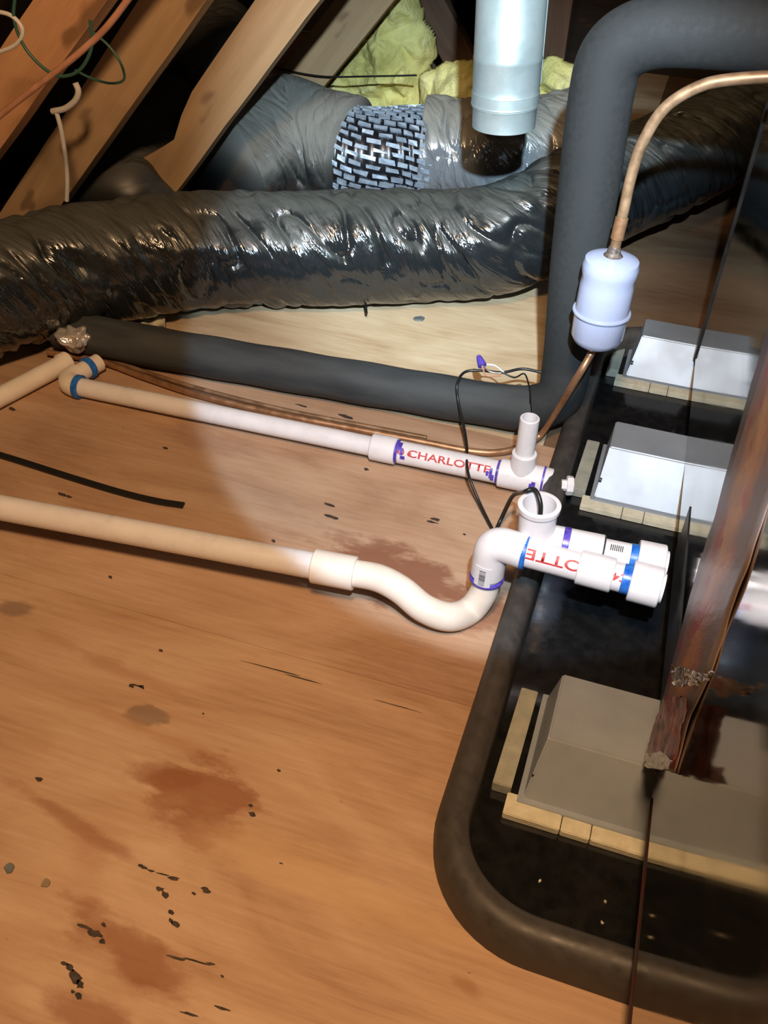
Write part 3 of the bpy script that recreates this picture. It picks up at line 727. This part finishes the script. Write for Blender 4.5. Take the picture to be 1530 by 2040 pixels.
pts1 = [at(-260, 650, z=.125), at(-60, 590, z=.120), at(150, 535, z=.116), at(400, 500, z=.112), at(640, 494, z=.110), at(860, 490, z=.108), at(1000, 475, z=.125), at(1110, 425, z=.150), at(1230, 370, z=.16), at(1380, 300, z=.19), at(1560, 200, z=.23), at(1760, 100, z=.27)]
flex('jacket', pts1, lambda s: .104 + .012 * max(0, (s - .55)) + .006 * max(0, .2 - s), 'jacket', 1.3, d1t, n_=62)
for px, py, r_ in ((728, 617, 3),):
    a = at(px, py - 14, z=.03); b_ = at(px + 2, py + 8, z=.02)
    tube('tape_tail', [a, (a + b_) / 2, b_], .0025, 'net', d1t, 8)
# duct behind: jacket sleeve, bare netted stretch, shiny collar
d2 = thing('flexible_duct', 'dusty grey duct behind, with bare silver netted stretch and shiny collar', 'duct', (-.6, 2.0, 0))
z2 = .125
q2 = [at(432, 335, z=.12), at(485, 303, z=.13), at(560, 285, z=.13), at(640, 300, z=z2), at(700, 312, z=z2)]
flex('jacket', q2, lambda s: .126 + .016 * math.sin(min(1, s * 1.3) * PI), 'jacket_grey', 4.1, d2, n_=50, amp=.006, low=.010, diag=.5)
q3 = [at(672, 306, z=z2), at(740, 312, z=z2), at(800, 310, z=z2), at(870, 306, z=z2)]
bare = catmull(q3, 20)
tube('scrim', bare, lambda s: .096 + .002 * math.sin(s * 60), 'net', d2, 64)
# silver foil patches showing between the black webbing
bm = bmesh.new(); fr = frames(bare); Lp = [0]
for a, b_ in zip(bare, bare[1:]): Lp.append(Lp[-1] + (b_ - a).length)
def on_tube(s, th, r):
    s = max(0, min(Lp[-1] * .999, s)); i = next(k for k in range(len(Lp) - 1) if Lp[k + 1] >= s); f = (s - Lp[i]) / (Lp[i + 1] - Lp[i])
    p = bare[i].lerp(bare[i + 1], f); _, nv_, bv_ = fr[i]; return p + (nv_ * math.cos(th) + bv_ * math.sin(th)) * r
rowh, colw = .0165, .024
for i in range(int(2 * PI * .098 / rowh)):
    for j in range(-4, 18):
        s0 = j * colw + (i % 3) * .008 - .09; th0 = i * 2 * PI / 37 + 2.0 + s0 * 3.2
        if s0 < .002 or s0 > Lp[-1] - .03: continue
        if random.random() < .015: continue
        du = colw - random.uniform(.003, .008); dv = (rowh - random.uniform(.006, .0095)) / .098
        c_ = [(s0, th0), (s0 + du, th0 + du * 3.2), (s0 + du, th0 + dv + du * 3.2), (s0, th0 + dv)]
        jit = [(a + random.uniform(-.0012, .0012), b_ + random.uniform(-.012, .012)) for a, b_ in c_]
        B = [bm.verts.new(on_tube(a, b_, .1012 + random.uniform(-.0012, .0015))) for a, b_ in jit]; A = [bm.verts.new(on_tube(a, b_, .0965)) for a, b_ in jit]
        bm.faces.new(B)
        for k in range(4): bm.faces.new((A[k], A[(k + 1) % 4], B[(k + 1) % 4], B[k]))
o = from_bm('foil_patch', bm, 'foil', d2, False); o['kind'] = 'stuff'
q4 = [at(842, 300, z=.13), at(920, 306, z=.13), at(1010, 312, z=.135), at(1090, 305, z=.14), at(1180, 280, z=.15)]
flex('collar_wrap', q4, lambda s: .112 + .006 * s, 'collar', 7.7, d2, n_=50, amp=.009, low=.008, diag=.1, dens=24)
# torn plastic rim at the left end
# dark duct rising behind the rafters
d3 = thing('flexible_duct', 'dark duct elbow rising behind the second and third rafters, torn at the top', 'duct', (-1.1, 2.1, 0))
q5 = [at(262, 430, z=.10), at(275, 350, z=.105), at(325, 275, z=.125), at(385, 200, z=.165), at(420, 150, z=.22), at(440, 90, z=.24)]
flex('jacket', q5, lambda s: .098 + .012 * s, 'jacket_dark', 9.2, d3, n_=40, amp=.006, low=.012, diag=.3)
tor = bmesh.new(); cc = at(440, 90, z=.24)
for k in range(9):
    a = k / 9 * 2 * PI; b_ = (k + .8) / 9 * 2 * PI; h_ = random.uniform(.02, .07)
    P_ = [cc + Vector((math.cos(a) * .085, math.sin(a) * .085, -.01)), cc + Vector((math.cos(b_) * .085, math.sin(b_) * .085, -.01)), cc + Vector((math.cos((a + b_) / 2) * .10, math.sin((a + b_) / 2) * .10, h_))]
    vs = [tor.verts.new(p) for p in P_] + [tor.verts.new(p + Vector((0, 0, .0015)) * 1 + (p - cc).normalized() * -.001) for p in P_]
    tor.faces.new(vs[:3]); tor.faces.new(vs[3:][::-1])
    for i in range(3): tor.faces.new((vs[i], vs[(i + 1) % 3], vs[3 + (i + 1) % 3], vs[3 + i]))
from_bm('torn_edge', tor, 'jacket_grey', d3, False)

# ------------------------------------------------------------------ galvanised pipe
YG = 1.46
gt, gb = at(1020, -10, y=YG), at(1003, 250, y=YG); gu = (gt - gb).normalized(); gt = gb + gu * .62
gp = thing('metal_duct_pipe', 'shiny galvanised round pipe hanging down in front of the ducts', 'pipe', gb)
gr = .0505; Lg = (gt - gb).length
def zz(m_): return m_ / Lg
prof = [(0, gr - .0035), (0, gr - .0022), (zz(.028), gr - .0018), (zz(.030), gr - .0005), (zz(.034), gr + .0012), (zz(.038), gr - .0005), (zz(.044), gr - .0016), (zz(.050), gr + .0010), (zz(.054), gr - .0004), (zz(.060), gr), (zz(.095), gr), (zz(.097), gr + .0008), (zz(.100), gr), (1, gr), (1, gr - .002), (0, gr - .0035)]
lathe('pipe_wall', gb, gt, prof, 'galv', gp, 64)
sd = (RC[0] * 1.0); sd = (sd - gu * sd.dot(gu)).normalized()
tube('lock_seam', [gb + sd * (gr + .0004) + gu * .06, gb + sd * (gr + .0004) + gu * (Lg - .01)], .0016, 'galv', gp, 8)
sleeve('damper_ring', gb + gu * .030, gb + gu * .050, gr - .004, gr + .0006, 'galv', gp, 64)

# ------------------------------------------------------------------ yellow insulation
def lumpy(name, outline, y, thick, label, seed, res=90):
    """a batt: closed outline in pixels at an upright plane, puffed to a real thickness"""
    pts = [at(px, py, y=y) for px, py in outline]
    xs = [p.x for p in pts]; zs = [p.z for p in pts]; x0, x1, z0, z1 = min(xs), max(xs), min(zs), max(zs)
    def inside(x, z):
        c = False; j = len(pts) - 1
        for i in range(len(pts)):
            a, b = pts[i], pts[j]
            if (a.z > z) != (b.z > z) and x < (b.x - a.x) * (z - a.z) / (b.z - a.z) + a.x: c = not c
            j = i
        return c
    def edge(x, z):
        best = 9
        for i in range(len(pts)):
            a, b = pts[i - 1], pts[i]; dx, dz = b.x - a.x, b.z - a.z; t_ = max(0, min(1, ((x - a.x) * dx + (z - a.z) * dz) / (dx * dx + dz * dz + 1e-9)))
            best = min(best, math.hypot(x - a.x - t_ * dx, z - a.z - t_ * dz))
        return best
    bm = bmesh.new(); Vf, Vb = {}, {}
    def wob(x, z): return x + .012 * noise.noise(Vector((x * 22, z * 22, seed))), z + .012 * noise.noise(Vector((x * 22, z * 22, seed + 9)))
    for i in range(res + 1):
        for j in range(res + 1):
            x = x0 + (x1 - x0) * i / res; z = z0 + (z1 - z0) * j / res
            if inside(x, z):
                d = edge(x, z); h = min(1, d / .05) ** .5; p = Vector((x * 9, z * 9, seed))
                f = thick * h * (.75 + .5 * noise.noise(p)) + h * (.028 * noise.noise(p * 2.2) + .014 * noise.noise(p * 5) + .006 * noise.noise(p * 11))
                xw, zw = wob(x, z)
                Vf[i, j] = bm.verts.new((xw, y - max(f, .002), zw)); Vb[i, j] = bm.verts.new((xw, y + .02 * h + .002, zw))
    cells = [(i, j) for i in range(res) for j in range(res) if all(k in Vf for k in ((i, j), (i + 1, j), (i + 1, j + 1), (i, j + 1)))]
    cs = set(cells)
    for i, j in cells:
        bm.faces.new((Vf[i, j], Vf[i + 1, j], Vf[i + 1, j + 1], Vf[i, j + 1])); bm.faces.new((Vb[i, j], Vb[i, j + 1], Vb[i + 1, j + 1], Vb[i + 1, j]))
        for nb, e in (((i - 1, j), ((i, j), (i, j + 1))), ((i + 1, j), ((i + 1, j), (i + 1, j + 1))), ((i, j - 1), ((i, j), (i + 1, j))), ((i, j + 1), ((i, j + 1), (i + 1, j + 1)))):
            if nb not in cs: bm.faces.new((Vf[e[0]], Vf[e[1]], Vb[e[1]], Vb[e[0]]))
    for v_ in [v_ for v_ in bm.verts if not v_.link_faces]: bm.verts.remove(v_)
    return tag(from_bm(name, bm, 'insul', None), label, 'insulation')
lumpy('insulation_batt', [(600, 200), (650, 140), (700, 80), (745, 30), (790, -60), (835, -60), (842, 40), (872, 70), (868, 120), (850, 170), (880, 235), (860, 330), (620, 330)], 2.50, .10,
      'large yellow fibreglass batt leaning behind the ducts left of the galvanised pipe', 2.0)
lumpy('insulation_batt', [(840, 150), (880, 120), (940, 118), (1020, 128), (1100, 112), (1160, 125), (1165, 300), (830, 300)], 2.40, .09,
      'lower yellow fibreglass batt passing behind the galvanised pipe', 5.0)

# ------------------------------------------------------------------ cables and wires
def wire(name, pts, r, m, label, cat='cable', n_=8):
    return tag(tube(name, catmull(pts, n_), r, m, None, 10), label, cat)
YR = 1.10
wire('cable', [at(-40, 262, y=YR), at(50, 190, y=YR), at(115, 140, y=YR), at(170, 95, y=YR), at(220, 45, y=YR), at(290, -50, y=YR)], .0042, 'wire_pink', 'pinkish tan cable stretched across the two left rafters')
wire('cable', [at(30, -10, y=YR), at(28, 40, y=YR), at(50, 95, y=YR), at(90, 138, y=YR), at(125, 152, y=YR), at(160, 138, y=YR), at(182, 95, y=YR), at(180, 40, y=YR)], .0022, 'wire_green', 'green wire hanging in a loop in front of the left rafter')
wire('cable', [at(180, 60, y=1.2), at(215, 90, y=1.2), at(240, 125, y=1.2), at(247, 158, y=1.2), at(220, 166, y=1.2), at(180, 155, y=1.2), at(150, 140, y=1.2)], .0018, 'wire_green', 'dark green wire loop in front of the second rafter')
wire('cable', [at(-30, 20, y=YR), at(20, 30, y=YR), at(45, 60, y=YR), at(30, 90, y=YR), at(-20, 110, y=YR)], .0028, 'wire_white', 'grey cable bent round at the top left corner')
wire('cable', [at(104, 222, y=1.3), at(130, 216, y=1.3), at(150, 200, y=1.3), at(156, 182, y=1.3), at(150, 165, y=1.3)], .0048, 'wire_white', 'white cable stub curled above the hanging white cable')
wire('cable', [at(112, 222, y=1.3), at(122, 260, y=1.3), at(131, 320, y=1.3), at(134, 360, y=1.3), at(133, 400, y=1.3)], .0038, 'wire_white', 'white cable hanging straight down behind the black duct')
wire('cable', [at(500, 118, y=2.2), at(550, 135, y=2.2), at(640, 152, y=2.2), at(740, 152, y=2.2), at(830, 150, y=2.2)], .0022, 'wire_black', 'thin dark wire strung across the yellow insulation')
# control wires by the drain cup
wire('cable', [at(1080, 742, z=.095), at(1040, 735, z=.095), at(1000, 742, z=.092), at(955, 738, z=.088), at(925, 742, z=.085), at(911, 765, z=.082), at(913, 800, z=.06), at(924, 850, z=.04), at(930, 890, z=.030), at(932, 940, z=.045), at(955, 1000, z=.02), at(985, 1062, z=.006)], .0022, 'wire_black', 'thin black wire draped over the floor pipes down to the elbow')
wire('cable', [at(985, 1064, z=.006), at(1000, 1030, z=.02), at(1020, 990, z=.06), at(1036, 982, z=.09), ctop + Vector((-.022, .020, -.004)), ctop + Vector((-.010, .016, .006)), ctop + Vector((.001, .004, -.004)), ctop + Vector((.004, -.002, -.035))], .0028, 'wire_black', 'black lead curling out of the white cup')
wire('cable', [at(1000, 742, z=.094), at(1025, 752, z=.088), at(1045, 745, z=.086), at(1055, 775, z=.085), at(1057, 800, z=.084)], .0013, 'wire_black', 'hair thin wire dangling above the white riser', 'cable')
wn = thing('wire_nut', 'purple wire nut on twisted wire ends above the foam pipe', 'wire nut', at(955, 722, z=.098))
lathe('cap', at(953, 709, z=.106), at(961, 729, z=.098), [(0, 0), (0, .003), (.15, .0045), (.8, .0068), (1, .0070), (1, 0)], 'wire_nut', wn, 14)
tube('wire_end', catmull([at(961, 728, z=.098), at(975, 740, z=.096), at(998, 744, z=.094)], 6), .0014, 'tin', wn, 8)
tube('wire_end', catmull([at(963, 726, z=.098), at(985, 728, z=.098), at(1004, 742, z=.094)], 6), .0014, 'wire_white', wn, 8)
tube('wire_end', catmull([at(960, 730, z=.098), at(970, 748, z=.094), at(1000, 748, z=.093)], 6), .0014, 'wire_pink', wn, 8)

# black strap lying on the plywood
bm = bmesh.new(); ctr = catmull([at(-60, 888, z=.003), at(40, 918, z=.003), at(140, 950, z=.003), at(240, 980, z=.003), at(310, 997, z=.003), at(366, 1006, z=.003)], 8)
fr = frames(ctr); G = []
for p, (t_, nv_, bv_) in zip(ctr, fr):
    sd_ = Vector((-t_.y, t_.x, 0)).normalized() * .0052; G.append([bm.verts.new(Vector((q.x, q.y, z_))) for q, z_ in ((p + sd_, .0002), (p - sd_, .0002), (p - sd_, .0038), (p + sd_, .0038))])
for A, B in zip(G, G[1:]):
    for k in range(4): bm.faces.new((A[k], A[(k + 1) % 4], B[(k + 1) % 4], B[k]))
bm.faces.new(G[0]); bm.faces.new(G[-1][::-1])
tag(from_bm('strap', bm, 'wire_black', None, False), 'black flat strap lying on the plywood between the two white pipes', 'strap')

# small debris
def chip(px, py, r, h, m, label, cat='debris', z=0.0):
    p = at(px, py, z=z); bm = bmesh.new(); n_ = 9; A = []; B = []
    for k in range(n_):
        a = 2 * PI * k / n_; q = r * random.uniform(.75, 1.2); A.append(bm.verts.new((p.x + math.cos(a) * q, p.y + math.sin(a) * q, z + .0003))); B.append(bm.verts.new((p.x + math.cos(a) * q * .9, p.y + math.sin(a) * q * .9, z + h * random.uniform(.7, 1.2))))
    bm.faces.new(A[::-1]); bm.faces.new(B)
    for k in range(n_): bm.faces.new((A[k], A[(k + 1) % n_], B[(k + 1) % n_], B[k]))
    return tag(from_bm('debris_chip', bm, m, None, False), label, cat)
M['chip'] = plain_noisy('grey_chip', (.09, .11, .11), (.14, .15, .15), 60, .6)
M['chip_tan'] = plain_noisy('tan_chip', (.30, .22, .15), (.22, .16, .10), 60, .8)
chip(834, 636, .011, .003, 'chip', 'small grey flat chip on the pale plywood below the big duct')
chip(20, 1729, .0055, .002, 'chip', 'dark round fleck near the left edge of the plywood')
chip(91, 1760, .0045, .0015, 'chip_tan', 'brown oval fleck right of the dark fleck on the plywood')
cr_ = thing('crumpled_scrap', 'torn cream scrap tucked under the black duct', 'debris', at(300, 655, z=0))
bm = bmesh.new(); G = {}
for i in range(13):
    for j in range(9):
        p = at(283 + i * 4, 649 + j * 2.2, z=0); G[i, j] = (bm.verts.new((p.x, p.y, .014 + .012 * noise.noise(p * 50))), bm.verts.new((p.x, p.y, .012 + .012 * noise.noise(p * 50))))
for i in range(12):
    for j in range(8):
        for s in (0, 1): bm.faces.new([G[k][s] for k in ((i, j), (i + 1, j), (i + 1, j + 1), (i, j + 1))])
from_bm('scrap', bm, 'strip', cr_)
kn = thing('foil_scrap', 'crumpled shiny scrap at the end of the foam pipe, far left', 'debris', at(155, 668, z=.03))
bm = bmesh.new(); bmesh.ops.create_icosphere(bm, subdivisions=4, radius=.02); c0 = at(150, 672, z=.05)
for v_ in bm.verts:
    v_.co *= 1 + .6 * noise.noise(v_.co * 90); v_.co.x *= 1.5; v_.co += c0
from_bm('foil', bm, 'film_crumple', kn)
